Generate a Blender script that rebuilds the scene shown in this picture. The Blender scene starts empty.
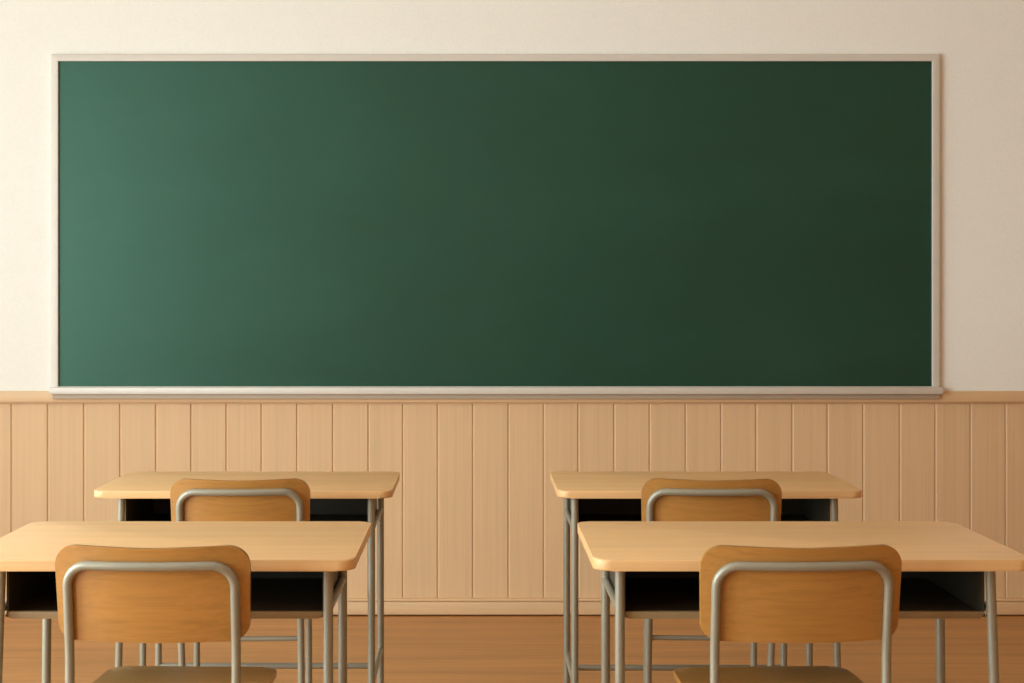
import bpy, bmesh, math, random
from mathutils import Vector

scene = bpy.context.scene
COL = scene.collection

# ------------------------------------------------------------------ camera
CAM_H = 1.151          # seated eye height
F_PX = 1664.0          # focal length in pixels of the 1024 px wide frame
VPX, VPY = 475.0, 300.0
cam = bpy.data.cameras.new('camera')
cam.sensor_width = 36.0
cam.lens = F_PX / 1024.0 * 36.0
cam.shift_x = (512.0 - VPX) / 1024.0
cam.shift_y = -(341.5 - VPY) / 1024.0
cam.clip_start = 0.05
cam_o = bpy.data.objects.new('camera', cam)
cam_o.location = (0, 0, CAM_H)
cam_o.rotation_euler = (math.pi / 2, 0, 0)
COL.objects.link(cam_o)
scene.camera = cam_o

# ------------------------------------------------------------------ view, world, light
scene.view_settings.view_transform = 'Standard'
scene.view_settings.look = 'None'
scene.view_settings.exposure = 0.0
scene.view_settings.gamma = 1.0
scene.view_settings.use_curve_mapping = False
scene.cycles.use_denoising = True
scene.cycles.diffuse_bounces = 8
scene.cycles.max_bounces = 12
scene.cycles.sample_clamp_indirect = 6.0

world = bpy.data.worlds.new('daylight')
scene.world = world
world.use_nodes = True
world.node_tree.nodes['Background'].inputs[0].default_value = (1.0, 0.93, 0.82, 1)
world.node_tree.nodes['Background'].inputs[1].default_value = 0.6

ROOM_L, ROOM_R, ROOM_B, ROOM_F, ROOM_H = -3.3, 4.2, -3.2, 6.10, 2.95
WIN_Z0, WIN_Z1 = 0.25, 2.55
WINDOWS = [(3.55, 5.55, 40.0), (1.15, 3.15, 180.0), (-1.25, 0.75, 119.0)]   # y0, y1, watts
for (y0, y1, w) in WINDOWS:
    L = bpy.data.lights.new('window_daylight', 'AREA')
    L.shape = 'RECTANGLE'
    L.size = WIN_Z1 - WIN_Z0
    L.size_y = y1 - y0
    L.energy = w
    L.color = (0.875, 1.03, 1.10)
    o = bpy.data.objects.new('window_daylight', L)
    o.location = (ROOM_L - 0.16, (y0 + y1) / 2, (WIN_Z0 + WIN_Z1) / 2)
    o.rotation_euler = (0, -math.pi / 2, 0)
    COL.objects.link(o)


# ------------------------------------------------------------------ materials
def new_mat(name):
    m = bpy.data.materials.new(name)
    m.use_nodes = True
    nt = m.node_tree
    return m, nt, nt.nodes['Principled BSDF']


def node(nt, kind, **kw):
    n = nt.nodes.new(kind)
    for k, v in kw.items():
        if k.startswith('i_'):
            n.inputs[k[2:].replace('_', ' ')].default_value = v
        else:
            setattr(n, k, v)
    return n


def ramp(nt, stops):
    r = nt.nodes.new('ShaderNodeValToRGB')
    e = r.color_ramp.elements
    while len(e) < len(stops):
        e.new(0.5)
    for i, (p, c) in enumerate(stops):
        e[i].position = p
        e[i].color = (*c, 1)
    return r


def srgb(r, g, b):
    f = lambda c: c / 255 / 12.92 if c / 255 <= 0.04045 else ((c / 255 + 0.055) / 1.055) ** 2.4
    return (f(r), f(g), f(b))


def mul(c, k):
    return tuple(x * k for x in c)


def wood(name, base, axis='X', rough=0.45, contrast=0.10, line=0.10, fine=130.0, seed=0.0, bump=0.02, coarse=9.0):
    """Procedural straight grain along one object axis."""
    m, nt, p = new_mat(name)
    tc = node(nt, 'ShaderNodeTexCoord')
    oi = node(nt, 'ShaderNodeObjectInfo')
    off = node(nt, 'ShaderNodeVectorMath', operation='MULTIPLY_ADD')
    nt.links.new(oi.outputs['Random'], off.inputs[0])
    off.inputs[1].default_value = (7.0, 5.0, 9.0)
    off.inputs[2].default_value = (seed, seed * 1.7, seed * 0.6)
    add = node(nt, 'ShaderNodeVectorMath', operation='ADD')
    nt.links.new(tc.outputs['Object'], add.inputs[0])
    nt.links.new(off.outputs[0], add.inputs[1])

    def streak(scale_along, scale_across, detail):
        mp = node(nt, 'ShaderNodeMapping')
        s = [scale_across] * 3
        s['XYZ'.index(axis)] = scale_along
        mp.inputs['Scale'].default_value = s
        nt.links.new(add.outputs[0], mp.inputs['Vector'])
        n = node(nt, 'ShaderNodeTexNoise')
        n.inputs['Scale'].default_value = 1.0
        n.inputs['Detail'].default_value = detail
        n.inputs['Roughness'].default_value = 0.6
        nt.links.new(mp.outputs[0], n.inputs['Vector'])
        return n.outputs['Fac']
    f1 = streak(2.2, fine, 3.0)
    f2 = streak(0.9, coarse * 2.0, 3.0)
    f3 = streak(1.3, fine * 0.45, 4.0)
    r1 = ramp(nt, [(0.30, mul(base, 1 - contrast)), (0.70, mul(base, 1 + contrast))])
    nt.links.new(f2, r1.inputs[0])
    r2 = ramp(nt, [(0.35, (1 - line,) * 3), (0.52, (1.0,) * 3)])
    nt.links.new(f3, r2.inputs[0])
    r3 = ramp(nt, [(0.30, (1 - line * 0.6,) * 3), (0.70, (1 + line * 0.3,) * 3)])
    nt.links.new(f1, r3.inputs[0])
    m1 = node(nt, 'ShaderNodeMix', data_type='RGBA', blend_type='MULTIPLY')
    m1.inputs['Factor'].default_value = 1.0
    m2 = node(nt, 'ShaderNodeMix', data_type='RGBA', blend_type='MULTIPLY')
    m2.inputs['Factor'].default_value = 1.0
    nt.links.new(r1.outputs[0], m1.inputs[6])
    nt.links.new(r2.outputs[0], m1.inputs[7])
    nt.links.new(m1.outputs[2], m2.inputs[6])
    nt.links.new(r3.outputs[0], m2.inputs[7])
    nt.links.new(m2.outputs[2], p.inputs['Base Color'])
    p.inputs['Roughness'].default_value = rough
    b = node(nt, 'ShaderNodeBump')
    b.inputs['Strength'].default_value = bump
    b.inputs['Distance'].default_value = 0.002
    nt.links.new(f1, b.inputs['Height'])
    nt.links.new(b.outputs[0], p.inputs['Normal'])
    return m


def plain(name, c, rough=0.5, metal=0.0, nscale=40.0, namp=0.03, bump=0.0, spec=None):
    m, nt, p = new_mat(name)
    tc = node(nt, 'ShaderNodeTexCoord')
    n = node(nt, 'ShaderNodeTexNoise')
    n.inputs['Scale'].default_value = nscale
    n.inputs['Detail'].default_value = 4.0
    nt.links.new(tc.outputs['Object'], n.inputs['Vector'])
    r = ramp(nt, [(0.3, mul(c, 1 - namp)), (0.7, mul(c, 1 + namp))])
    nt.links.new(n.outputs['Fac'], r.inputs[0])
    nt.links.new(r.outputs[0], p.inputs['Base Color'])
    p.inputs['Roughness'].default_value = rough
    p.inputs['Metallic'].default_value = metal
    if spec is not None:
        p.inputs['Specular IOR Level'].default_value = spec
    if bump:
        b = node(nt, 'ShaderNodeBump')
        b.inputs['Strength'].default_value = bump
        b.inputs['Distance'].default_value = 0.002
        nt.links.new(n.outputs['Fac'], b.inputs['Height'])
        nt.links.new(b.outputs[0], p.inputs['Normal'])
    return m


M_TOP = wood('desk_top_beech', srgb(226, 181, 124), 'X', rough=0.42, contrast=0.06, line=0.08, fine=240)
M_PLY = wood('chair_plywood', srgb(173, 122, 60), 'X', rough=0.30, contrast=0.07, line=0.13, fine=230, seed=3.1, coarse=6)
M_PANEL = wood('wainscot_wood', (0.68, 0.46, 0.25), 'Z', rough=0.55, contrast=0.03, line=0.06, fine=320, seed=1.2)
M_RAIL = wood('rail_wood', (0.68, 0.46, 0.25), 'X', rough=0.5, contrast=0.04, line=0.05, fine=140, seed=5.0)
M_FLOOR = wood('floor_wood', srgb(184, 129, 72), 'X', rough=0.38, contrast=0.12, line=0.15, fine=80, seed=2.0, coarse=5)
M_STEEL = plain('painted_steel', srgb(146, 140, 121), rough=0.38, metal=0.25, nscale=60, namp=0.02)
M_TRAY = plain('tray_steel', srgb(60, 55, 40), rough=0.5, nscale=30, namp=0.04)
M_LIP = plain('tray_lip_laminate', srgb(140, 116, 80), rough=0.5, nscale=30, namp=0.03)
M_FRAME = plain('board_frame_aluminium', srgb(208, 202, 190), rough=0.45, metal=0.1, nscale=20, namp=0.015)
M_LEDGE_SHADE = plain('ledge_shadow_grey', srgb(176, 160, 138), rough=0.5, nscale=20, namp=0.02)  # tone of the shadow band below the chalk ledge
M_WALL = plain('cream_wallpaper', (0.82, 0.81, 0.735), rough=0.8, nscale=180, namp=0.03, bump=0.2)
M_CEIL = plain('ceiling_paint', srgb(238, 234, 226), rough=0.9, nscale=80, namp=0.01)
M_SIDE = plain('side_wall_paint', srgb(226, 208, 182), rough=0.85, nscale=80, namp=0.01)
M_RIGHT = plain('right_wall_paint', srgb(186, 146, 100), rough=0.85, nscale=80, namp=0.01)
M_WINF = plain('window_frame_paint', srgb(225, 220, 210), rough=0.5, nscale=20, namp=0.01)


def chalk_mat():
    m, nt, p = new_mat('green_chalkboard')
    tc = node(nt, 'ShaderNodeTexCoord')
    a = node(nt, 'ShaderNodeMapping')
    a.inputs['Scale'].default_value = (0.9, 1, 2.6)
    a.inputs['Rotation'].default_value = (0, math.radians(12), 0)
    nt.links.new(tc.outputs['Object'], a.inputs['Vector'])
    n = node(nt, 'ShaderNodeTexNoise')
    n.inputs['Scale'].default_value = 1.6
    n.inputs['Detail'].default_value = 7.0
    n.inputs['Roughness'].default_value = 0.62
    n.inputs['Distortion'].default_value = 0.5
    nt.links.new(a.outputs[0], n.inputs['Vector'])
    c = (0.0030, 0.029, 0.020)
    r = ramp(nt, [(0.30, mul(c, 0.82)), (0.52, c), (0.78, tuple(x * 1.12 + 0.004 for x in c))])
    nt.links.new(n.outputs['Fac'], r.inputs[0])
    nt.links.new(r.outputs[0], p.inputs['Base Color'])
    mr = node(nt, 'ShaderNodeMapRange')        # rubbed chalk dust makes some swipes duller
    mr.inputs['From Min'].default_value = 0.3
    mr.inputs['From Max'].default_value = 0.7
    mr.inputs['To Min'].default_value = 0.385
    mr.inputs['To Max'].default_value = 0.425
    nt.links.new(n.outputs['Fac'], mr.inputs['Value'])
    nt.links.new(mr.outputs[0], p.inputs['Roughness'])
    p.inputs['Specular IOR Level'].default_value = 0.85
    p.inputs['Specular Tint'].default_value = (0.52, 1.0, 0.72, 1)
    return m


M_CHALK = chalk_mat()


# ------------------------------------------------------------------ mesh helpers
def link_mesh(name, bm, mat, parent=None, smooth=True, angle=35):
    bmesh.ops.remove_doubles(bm, verts=bm.verts, dist=1e-6)
    bmesh.ops.recalc_face_normals(bm, faces=bm.faces)
    me = bpy.data.meshes.new(name)
    bm.to_mesh(me)
    bm.free()
    me.materials.append(mat)
    if smooth:
        for pl in me.polygons:
            pl.use_smooth = True
        me.set_sharp_from_angle(angle=math.radians(angle))
    o = bpy.data.objects.new(name, me)
    COL.objects.link(o)
    if parent is not None:
        o.parent = parent
    return o


def add_box(bm, lo, hi, bevel=0.0, seg=2):
    r = bmesh.ops.create_cube(bm, size=1.0)
    vs = r['verts']
    for v in vs:
        for i in range(3):
            v.co[i] = lo[i] + (v.co[i] + 0.5) * (hi[i] - lo[i])
    if bevel:
        es = list({e for v in vs for e in v.link_edges})
        bmesh.ops.bevel(bm, geom=es, offset=bevel, segments=seg, profile=0.5, affect='EDGES')


def box_mesh(lo, hi, bevel=0.0, seg=2):
    bm = bmesh.new()
    add_box(bm, lo, hi, bevel, seg)
    return bm


def fillet_path(pts, rads, n=8):
    """Polyline with rounded corners."""
    out = [Vector(pts[0])]
    for i in range(1, len(pts) - 1):
        a, b, c = Vector(pts[i - 1]), Vector(pts[i]), Vector(pts[i + 1])
        r = rads[i] if isinstance(rads, (list, tuple)) else rads
        d1, d2 = (a - b).normalized(), (c - b).normalized()
        ang = d1.angle(d2)
        if r <= 0 or ang > math.pi - 0.01:
            out.append(b)
            continue
        t = r / math.tan(ang / 2)
        centre = b + (d1 + d2).normalized() * (r / math.sin(ang / 2))
        p0, p1 = b + d1 * t, b + d2 * t
        v0, v1 = p0 - centre, p1 - centre
        tot = v0.angle(v1)
        for k in range(n + 1):
            s = k / n
            v = (v0 * math.sin((1 - s) * tot) + v1 * math.sin(s * tot)) / math.sin(tot)
            out.append(centre + v)
    out.append(Vector(pts[-1]))
    return out


def add_tube(bm, path, r, seg=16):
    path = [Vector(p) for p in path]
    rings = []
    t0 = (path[1] - path[0]).normalized()
    ref = Vector((1, 0, 0)) if abs(t0.x) < 0.9 else Vector((0, 1, 0))
    nrm = t0.cross(ref).normalized()
    for i, p in enumerate(path):
        if i == 0:
            t = t0
        elif i == len(path) - 1:
            t = (path[i] - path[i - 1]).normalized()
        else:
            t = ((path[i + 1] - p).normalized() + (p - path[i - 1]).normalized()).normalized()
        nrm = (nrm - t * nrm.dot(t)).normalized()
        bi = t.cross(nrm)
        rings.append([bm.verts.new(p + (nrm * math.cos(2 * math.pi * k / seg) + bi * math.sin(2 * math.pi * k / seg)) * r)
                      for k in range(seg)])
    for a, b in zip(rings, rings[1:]):
        for k in range(seg):
            bm.faces.new((a[k], a[(k + 1) % seg], b[(k + 1) % seg], b[k]))
    bm.faces.new(list(reversed(rings[0])))
    bm.faces.new(rings[-1])


def tube_mesh(path, r, seg=16):
    bm = bmesh.new()
    add_tube(bm, path, r, seg)
    return bm


def rounded_outline(corners, n=8):
    """corners: (x, y, radius) counter-clockwise -> list of 2D points."""
    out = []
    m = len(corners)
    for i in range(m):
        a, b, c = corners[i - 1], corners[i], corners[(i + 1) % m]
        A, B, Cc = Vector(a[:2]), Vector(b[:2]), Vector(c[:2])
        d1, d2 = (A - B).normalized(), (Cc - B).normalized()
        r = b[2]
        ang = math.acos(max(-1, min(1, d1.dot(d2))))
        t = r / math.tan(ang / 2)
        cen = B + (d1 + d2).normalized() * (r / math.sin(ang / 2))
        v0, v1 = B + d1 * t - cen, B + d2 * t - cen
        tot = math.acos(max(-1, min(1, v0.normalized().dot(v1.normalized()))))
        for k in range(n + 1):
            s = k / n
            v = (v0 * math.sin((1 - s) * tot) + v1 * math.sin(s * tot)) / math.sin(tot)
            out.append(cen + v)
    return out


def slab(outline, z0, z1, bevel, seg=3):
    """Extruded outline lying in XY with rounded rims."""
    bm = bmesh.new()
    bot = [bm.verts.new((p.x, p.y, z0)) for p in outline]
    top = [bm.verts.new((p.x, p.y, z1)) for p in outline]
    n = len(outline)
    bm.faces.new(list(reversed(bot)))
    bm.faces.new(top)
    for k in range(n):
        bm.faces.new((bot[k], bot[(k + 1) % n], top[(k + 1) % n], top[k]))
    rim = [e for e in bm.edges if abs(e.verts[0].co.z - e.verts[1].co.z) < 1e-9]
    bmesh.ops.bevel(bm, geom=rim, offset=bevel, segments=seg, profile=0.5, affect='EDGES')
    return bm


def slices(bm, axis, values):
    for v in values:
        co = [0, 0, 0]
        no = [0, 0, 0]
        co[axis] = v
        no[axis] = 1
        bmesh.ops.bisect_plane(bm, geom=bm.verts[:] + bm.edges[:] + bm.faces[:], plane_co=co, plane_no=no)


def thing(name, label, cat, loc=(0, 0, 0), group=None):
    o = bpy.data.objects.new(name, None)
    o.empty_display_size = 0.1
    o.location = loc
    COL.objects.link(o)
    o['label'] = label
    o['category'] = cat
    if group:
        o['group'] = group
    return o


def struct(name, bm, mat, label=None, smooth=True):
    o = link_mesh(name, bm, mat, None, smooth)
    o['kind'] = 'structure'
    if label:
        o['label'] = label
        o['category'] = name.split('_')[0]
    return o


def px(x, y, D):
    """Point seen at pixel (x, y) at distance D from the camera."""
    return Vector(((x - VPX) * D / F_PX, D, CAM_H - (y - VPY) * D / F_PX))


# ------------------------------------------------------------------ room shell
struct('floor', box_mesh((ROOM_L - 0.3, ROOM_B - 0.2, -0.1), (ROOM_R + 0.2, ROOM_F + 0.2, 0)), M_FLOOR, smooth=False)
struct('ceiling', box_mesh((ROOM_L - 0.3, ROOM_B - 0.2, ROOM_H), (ROOM_R + 0.2, ROOM_F + 0.2, ROOM_H + 0.1)), M_CEIL, smooth=False)
RAIL_TOP = CAM_H - (391.0 - VPY) * 6.065 / F_PX
RAIL_BOT = CAM_H - (402.5 - VPY) * 6.065 / F_PX
BASE_TOP = CAM_H - (599.0 - VPY) * 6.060 / F_PX
PLASTER = 6.074                 # face of the plaster above the boards
bm = bmesh.new()
add_box(bm, (ROOM_L, ROOM_F, 0), (ROOM_R, ROOM_F + 0.15, RAIL_TOP - 0.01))
add_box(bm, (ROOM_L, PLASTER, RAIL_TOP - 0.01), (ROOM_R, ROOM_F + 0.15, ROOM_H))
struct('wall_front', bm, M_WALL, smooth=False)
struct('wall_right', box_mesh((ROOM_R, ROOM_B, 0), (ROOM_R + 0.15, ROOM_F, ROOM_H)), M_RIGHT, smooth=False)
struct('wall_back', box_mesh((ROOM_L, ROOM_B - 0.15, 0), (ROOM_R, ROOM_B, ROOM_H)), M_SIDE, smooth=False)
bm = bmesh.new()
xa, xb = ROOM_L - 0.15, ROOM_L
add_box(bm, (xa, ROOM_B, 0), (xb, ROOM_F, WIN_Z0))
add_box(bm, (xa, ROOM_B, WIN_Z1), (xb, ROOM_F, ROOM_H))
ys = [ROOM_B] + [v for (y0, y1, w) in sorted(WINDOWS) for v in (y0, y1)] + [ROOM_F]
for k in range(0, len(ys), 2):
    add_box(bm, (xa, ys[k], WIN_Z0), (xb, ys[k + 1], WIN_Z1))
struct('wall_left', bm, M_SIDE, smooth=False)
for i, (y0, y1, w) in enumerate(sorted(WINDOWS)):
    bm = bmesh.new()
    t = 0.045
    xw0, xw1 = ROOM_L - 0.10, ROOM_L - 0.05
    add_box(bm, (xw0, y0, WIN_Z0), (xw1, y1, WIN_Z0 + t))
    add_box(bm, (xw0, y0, WIN_Z1 - t), (xw1, y1, WIN_Z1))
    for yy in (y0, (y0 + y1 - t) / 2, y1 - t):
        add_box(bm, (xw0, yy, WIN_Z0), (xw1, yy + t, WIN_Z1))
    struct('window_%d' % (i + 1), bm, M_WINF, smooth=False)

# wainscot: vertical boards with V grooves
GROOVES = [11.5, 47.7, 83.8, 119.9, 155.7, 191.0, 226.3, 261.4, 296.9, 332.7, 368.3, 402.7, 437.5, 472.7, 508.2, 543.5,
           578.0, 613.9, 649.4, 685.4, 720.8, 755.8, 792.0, 827.2, 862.8, 899.4, 935.0, 970.2, 1005.3]
GROOVES = [11.5 - 35.6 * k for k in range(20, 0, -1)] + GROOVES + [1005.3 + 35.4 * k for k in range(1, 30)]
bm = bmesh.new()
prof = [(ROOM_L, 6.085)]
for gx in GROOVES:
    x = (gx - VPX) * 6.087 / F_PX
    if ROOM_L + 0.02 < x < ROOM_R - 0.02:
        prof += [(x - 0.0030, 6.085), (x - 0.0018, 6.0895), (x + 0.0004, 6.0895), (x + 0.0062, 6.085)]
prof.append((ROOM_R, 6.085))
prev = None
for (x, y) in prof:
    a, b = bm.verts.new((x, y, BASE_TOP - 0.01)), bm.verts.new((x, y, RAIL_BOT + 0.01))
    if prev:
        bm.faces.new((prev[0], a, b, prev[1]))
    prev = (a, b)
# solid backing
ret = bmesh.ops.extrude_face_region(bm, geom=bm.faces[:])
for v in [e for e in ret['geom'] if isinstance(e, bmesh.types.BMVert)]:
    v.co.y = ROOM_F - 0.001
struct('trim_1', bm, M_PANEL, smooth=False)

# chair rail: main board with a small cove underneath
bm = bmesh.new()
add_box(bm, (ROOM_L, 6.065, RAIL_BOT), (ROOM_R, ROOM_F, RAIL_TOP), 0.004, 2)
add_box(bm, (ROOM_L, 6.078, RAIL_BOT - 0.006), (ROOM_R, ROOM_F, RAIL_BOT + 0.002), 0.002, 2)
struct('trim_2', bm, M_RAIL)
# baseboard: bead, quirk and plain board standing just clear of the floor boards
bm = bmesh.new()
add_box(bm, (ROOM_L, 6.058, 0.0050), (ROOM_R, ROOM_F, BASE_TOP - 0.011), 0.0025, 2)
add_box(bm, (ROOM_L, 6.096, 0.0), (ROOM_R, ROOM_F, 0.010))
add_box(bm, (ROOM_L, 6.067, BASE_TOP - 0.014), (ROOM_R, ROOM_F, BASE_TOP - 0.006))
add_box(bm, (ROOM_L, 6.060, BASE_TOP - 0.0095), (ROOM_R, ROOM_F, BASE_TOP), 0.0030, 3)
struct('baseboard_front', bm, M_RAIL)

# ------------------------------------------------------------------ chalkboard
BF = 6.055                      # front face of the frame
cx = (51 + 940) / 2
root = thing('chalkboard', 'long blank green chalkboard in a pale metal frame mounted on the cream wall', 'chalkboard',
             (px(cx, 0, BF).x, PLASTER, px(0, 394, BF).z))
ox, oy, oz = root.location


def bl(x, y, D=BF):             # pixel -> local x, z
    p = px(x, y, D)
    return p.x - ox, p.z - oz


xl, zt = bl(51, 54)
xr, zb = bl(940, 394)
il, it = bl(58.0, 61)
ir, ib = bl(932.5, 386.5)
yb = 6.066 - oy                 # board surface
bm = box_mesh((il - 0.01, yb, ib - 0.01), (ir + 0.01, PLASTER - oy - 0.0005, it + 0.01))
link_mesh('writing_surface', bm, M_CHALK, root, smooth=False)
yf = BF - oy


def frame_bar(quad):
    """Mitred bar: four (x, z) corners, extruded to the wall, rims eased."""
    bm = bmesh.new()
    f = [bm.verts.new((x, yf, z)) for x, z in quad]
    b = [bm.verts.new((x, -0.0005, z)) for x, z in quad]
    bm.faces.new(f)
    bm.faces.new(list(reversed(b)))
    for i in range(4):
        bm.faces.new((f[i], f[(i + 1) % 4], b[(i + 1) % 4], b[i]))
    es = [e for e in bm.edges if e.verts[0] in f and e.verts[1] in f]
    long_ = sorted(es, key=lambda e: -e.calc_length())[:2]
    bmesh.ops.bevel(bm, geom=long_, offset=0.0022, segments=3, profile=0.5, affect='EDGES')
    return bm


link_mesh('frame_rail', frame_bar([(xl, zt), (il, it), (ir, it), (xr, zt)]), M_FRAME, root)
link_mesh('frame_rail', frame_bar([(xl, zb), (il, ib), (il, it), (xl, zt)]), M_FRAME, root)
link_mesh('frame_rail', frame_bar([(xr, zb), (ir, ib), (ir, it), (xr, zt)]), M_FRAME, root)
# bottom rail widens into the chalk ledge
bm = bmesh.new()
x0, z0 = bl(50, 394)
x1, z1 = bl(942, 387.2)
add_box(bm, (x0, 6.035 - oy, z0), (x1, -0.001, z1), 0.003, 2)
add_box(bm, (xl + 0.002, yf + 0.0005, z1 - 0.004), (xr - 0.002, -0.001, ib), 0.001, 1)
link_mesh('chalk_ledge', bm, M_FRAME, root)
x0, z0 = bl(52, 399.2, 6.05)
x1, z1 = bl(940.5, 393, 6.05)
link_mesh('ledge_shadow_strip', box_mesh((x0, 6.052 - oy, z0), (x1, 6.0648 - oy, z1 + 0.002), 0.003, 2), M_LEDGE_SHADE, root)  # strip whose grey stands in for the shadow band under the ledge


# ------------------------------------------------------------------ school desk
TOP_Z = 0.70


def make_desk(xa, xb, y_front, depth, outer, label, front, rear, ins, thick=0.020, splay=0.024, post=None, kick=0.0):
    """xa..xb: side edges of the tabletop, outer: -1 when the left side is the outer one."""
    w = xb - xa
    root = thing('school_desk', label, 'desk', ((xa + xb) / 2, y_front, 0), 'school desks in two rows')
    h = w / 2
    R = 0.030
    ol = rounded_outline([(-h, 0, R), (h, 0, R), (h, depth, R * 0.8), (-h, depth, R * 0.8)])
    link_mesh('tabletop', slab(ol, TOP_Z - thick, TOP_Z, 0.0035, 3), M_TOP, root)

    inset = {outer: ins[0], -outer: ins[1]}
    lr = 0.0088
    yl0, yl1 = front, rear
    zt = TOP_Z - thick - 0.001
    for s in (-1, 1):
        lx = s * (h - inset[s])
        sp = splay if s == outer else 0.0
        def at(z, y):
            k = 1.0 if y < 0.2 else 0.3      # the rear legs stand nearly plumb
            return (lx + (s * kick if y > 0.2 and s == outer else 0.0) + s * k * sp * (zt - z) / zt, y, z)
        for y in (yl0, yl1):
            link_mesh('leg', tube_mesh([at(0, y), at(zt, y)], lr), M_STEEL, root)
        # upper side rail and low side stretcher
        link_mesh('side_rail', tube_mesh([at(0.605, yl0 + lr * 0.6), at(0.605, yl1 - lr * 0.6)], 0.0072), M_STEEL, root)
        if post is not None and s == outer:
            continue
        link_mesh('side_stretcher', tube_mesh([at(0.238, yl0 + lr * 0.6), at(0.238, yl1 - lr * 0.6)], 0.0075), M_STEEL, root)
    ym = (yl0 + yl1) / 2
    lxa, lxb = -(h - inset[-1]), (h - inset[1])
    da = 0.65 * splay * (zt - 0.238) / zt
    ends = [lxa - (da if outer < 0 else 0) + 0.004, lxb + (da if outer > 0 else 0) - 0.004]
    if post is not None:                     # here the bar ends at a middle post instead of an outer stretcher
        ends[0 if outer < 0 else 1] = post
    link_mesh('crossbar', tube_mesh([(ends[0], ym, 0.238), (ends[1], ym, 0.238)], 0.0075), M_STEEL, root)
    # open-fronted book tray: floor with upturned sides and a back
    ta, tb = lxa + lr - 0.002, lxb - lr + 0.002
    ty0, ty1 = front + 0.006, depth - 0.075
    zb_, zs = 0.5885, TOP_Z - thick - 0.0005
    bm = bmesh.new()
    t = 0.004
    add_box(bm, (ta, ty0 + 0.002, zb_ + 0.003), (tb, ty1, zb_ + 0.009))
    add_box(bm, (ta, ty0 + 0.004, zb_ + 0.006), (ta + t, ty1, zs))
    add_box(bm, (tb - t, ty0 + 0.004, zb_ + 0.006), (tb, ty1, zs))
    add_box(bm, (ta, ty1 - t, zb_ + 0.006), (tb, ty1, zs))
    tray = link_mesh('book_tray', bm, M_TRAY, root, smooth=False)
    # front lip with rounded lower corners
    ol = rounded_outline([(ta + 0.001, zb_, 0.0105), (tb - 0.001, zb_, 0.0105), (tb - 0.001, zb_ + 0.0125, 0.002), (ta + 0.001, zb_ + 0.0125, 0.002)], 5)
    bm = slab(ol, -(ty0 + 0.010), -ty0, 0.0022, 3)
    for v in bm.verts:
        v.co = Vector((v.co.x, -v.co.z, v.co.y))
    lip = link_mesh('tray_lip', bm, M_LIP, tray)
    lip['label'] = 'tan front lip of the book tray'
    if post is not None:
        link_mesh('support_post', tube_mesh([(post, ym, 0), (post, ym, zb_ + 0.004)], 0.0085), M_STEEL, root)
    return root


make_desk(-0.9005, -0.2100, 2.888, 0.503, -1,
          'pale wood school desk in the nearer row, cut off at its left end', 0.042, 0.362, (0.066, 0.0485))
make_desk(0.2075, 0.9720, 2.888, 0.503, 1,
          'widest pale wood school desk, in the nearer row on the right', 0.042, 0.362, (0.065, 0.0475))
make_desk(-0.9060, -0.1970, 3.930, 0.448, -1,
          'pale wood school desk in the farther row on the left, nearest the wall panelling', 0.030, 0.415,
          (0.065, 0.0495), 0.018, 0.012, post=-0.2385, kick=0.024)
make_desk(0.1970, 0.9200, 3.930, 0.448, 1,
          'pale wood school desk in the farther row on the right, nearest the wall panelling', 0.030, 0.375,
          (0.065, 0.0405), 0.018, 0.012, post=0.2085, kick=0.008)


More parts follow.
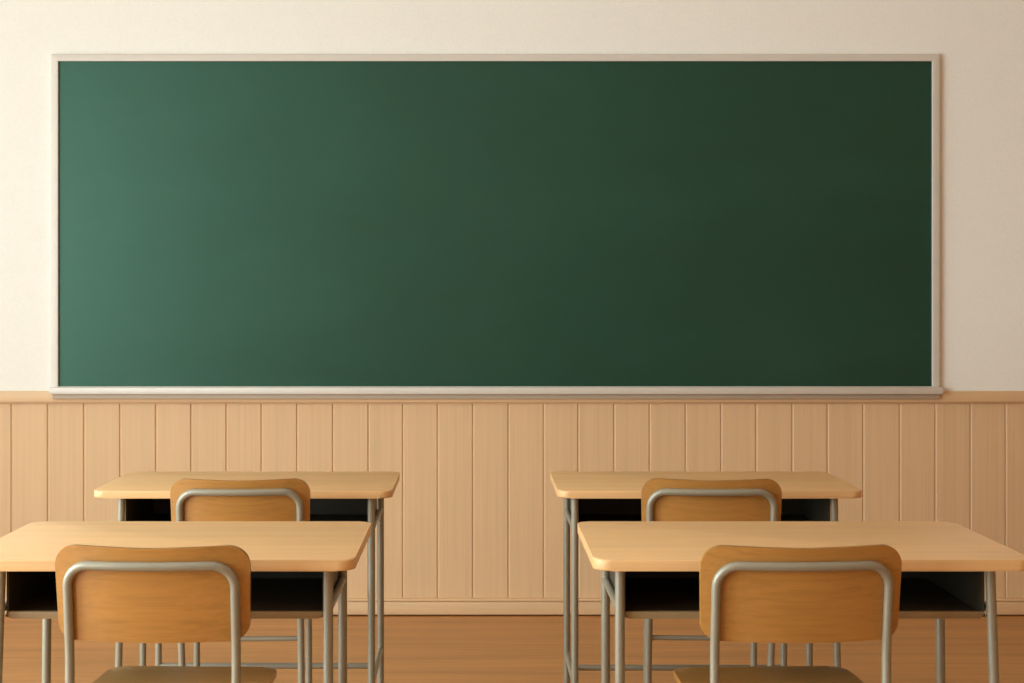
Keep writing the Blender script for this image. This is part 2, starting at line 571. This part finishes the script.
# ------------------------------------------------------------------ school chair
def make_chair(xc, y_back, w, gap, label, z_top, z_tube, lean=0.0, turn=0.0, taper=0.0, seat_dx=0.0):
    """w: backrest width, gap: distance between the two back tubes (centres)."""
    root = thing('school_chair', label, 'chair', (xc, y_back, 0), 'school chairs pushed in at the desks')
    root.rotation_euler.z = math.radians(turn)
    h, q = w / 2, gap / 2
    tr = 0.0080
    SAG = 0.026
    TILT = 0.13                              # backrest leans back towards its top
    z_bot, z_seat = 0.579, 0.466
    th = 0.013

    def bow(x):                              # the middle of the back bows towards the rear
        return -SAG * (1 - (x / h) ** 2)

    # backrest: curved plywood panel
    ol = rounded_outline([(-h + 0.004, z_bot + 0.001, 0.030), (0, z_bot - 0.001, 0.5), (h - 0.004, z_bot + 0.001, 0.030),
                          (h, z_top, 0.036), (0, z_top - 0.005, 0.9), (-h, z_top, 0.036)], 10)
    bm = slab(ol, 0.0, th, 0.0045, 4)
    for v in bm.verts:                       # stand it up, camera side at y = 0
        v.co = Vector((v.co.x, v.co.z, v.co.y))
    slices(bm, 0, [-h + w * k / 24 for k in range(1, 24)])
    for v in bm.verts:
        v.co.y += bow(v.co.x) + SAG - TILT * (v.co.z - z_bot) + 0.022
    link_mesh('backrest', bm, M_PLY, root, angle=40)

    # bent tube round the rear of the backrest
    zb = z_tube
    y_of = lambda x, z: bow(x) + SAG - TILT * (max(z, 0.56) - z_bot) + 0.022 - tr + 0.001
    raw = fillet_path([(-q, 0, z_seat - 0.02), (-q, 0, zb), (q, 0, zb), (q, 0, z_seat - 0.02)], 0.037, 10)
    path = []
    for a, b in zip(raw, raw[1:]):
        L = (b - a).length
        n = max(1, int(L / 0.02))
        path += [a.lerp(b, k / n) for k in range(n)]
    path.append(raw[-1])
    path = [Vector((p.x, y_of(p.x, p.z), p.z)) for p in path]
    link_mesh('back_frame', tube_mesh(path, tr), M_STEEL, root)

    # seat: slightly dished plywood with a rolled rear edge
    sw = 0.156 * w / 0.330
    ol = rounded_outline([(-sw - 0.006, 0.010, 0.045), (sw + 0.006, 0.010, 0.045), (sw, 0.357, 0.030), (-sw, 0.357, 0.030)])
    bm = slab(ol, z_seat - 0.011, z_seat, 0.003, 3)
    slices(bm, 1, [0.03 + 0.03 * k for k in range(11)])
    slices(bm, 0, [-sw + sw * k / 6 for k in range(1, 12)])
    for v in bm.verts:
        t = (v.co.y - 0.18) / 0.18
        v.co.z += -0.008 * max(0.0, -t) ** 2 + 0.0 - 0.004 * (1 - min(1, abs(v.co.x) / sw) ** 2) * (1 - min(1, abs(t)) ** 2)
    bmesh.ops.translate(bm, vec=(seat_dx, 0, 0), verts=bm.verts)
    link_mesh('seat', bm, M_PLY, root, angle=40)

    y_r = y_of(q, 0.56)
    for s in (-1, 1):
        x = s * q
        # rear leg carries on from the back frame
        link_mesh('leg', tube_mesh([(x, y_r, z_seat - 0.0205), (x, y_r - 0.003 + lean, 0.30), (x, y_r - 0.010 + lean, 0)], tr), M_STEEL, root)
        # front leg bends back under the seat and meets the rear leg
        xf = x - s * taper
        p = fillet_path([(xf, y_r + 0.272, 0), (xf, y_r + 0.262, z_seat - 0.020), (x, y_r + 0.004, z_seat - 0.020)], 0.045, 10)
        link_mesh('leg', tube_mesh(p, tr), M_STEEL, root)
    link_mesh('stretcher', tube_mesh([(-q + 0.003, y_r - 0.002 + lean * 0.55, 0.380), (q - 0.003, y_r - 0.002 + lean * 0.55, 0.380)], 0.0058), M_STEEL, root)
    link_mesh('stretcher', tube_mesh([(-q, y_r + 0.245, z_seat - 0.022), (q, y_r + 0.245, z_seat - 0.022)], 0.0065), M_STEEL, root)
    return root


make_chair(-0.5415, 2.755, 0.330, 0.281, 'plywood school chair at the nearer left desk, largest on the left side', 0.743, 0.7095, turn=-1.8, seat_dx=0.008)
make_chair(0.5475, 2.755, 0.341, 0.290, 'plywood school chair at the nearer right desk, largest on the right side', 0.743, 0.7095, turn=1.8, seat_dx=-0.008)
make_chair(-0.5305, 3.735, 0.317, 0.271, 'plywood school chair at the farther left desk, lower part hidden by the near desk', 0.749, 0.719,
           lean=0.03, turn=1.6)
make_chair(0.5340, 3.735, 0.318, 0.279, 'plywood school chair at the farther right desk, lower part hidden by the near desk', 0.749, 0.719,
           lean=0.045, turn=-2.3, taper=0.010)
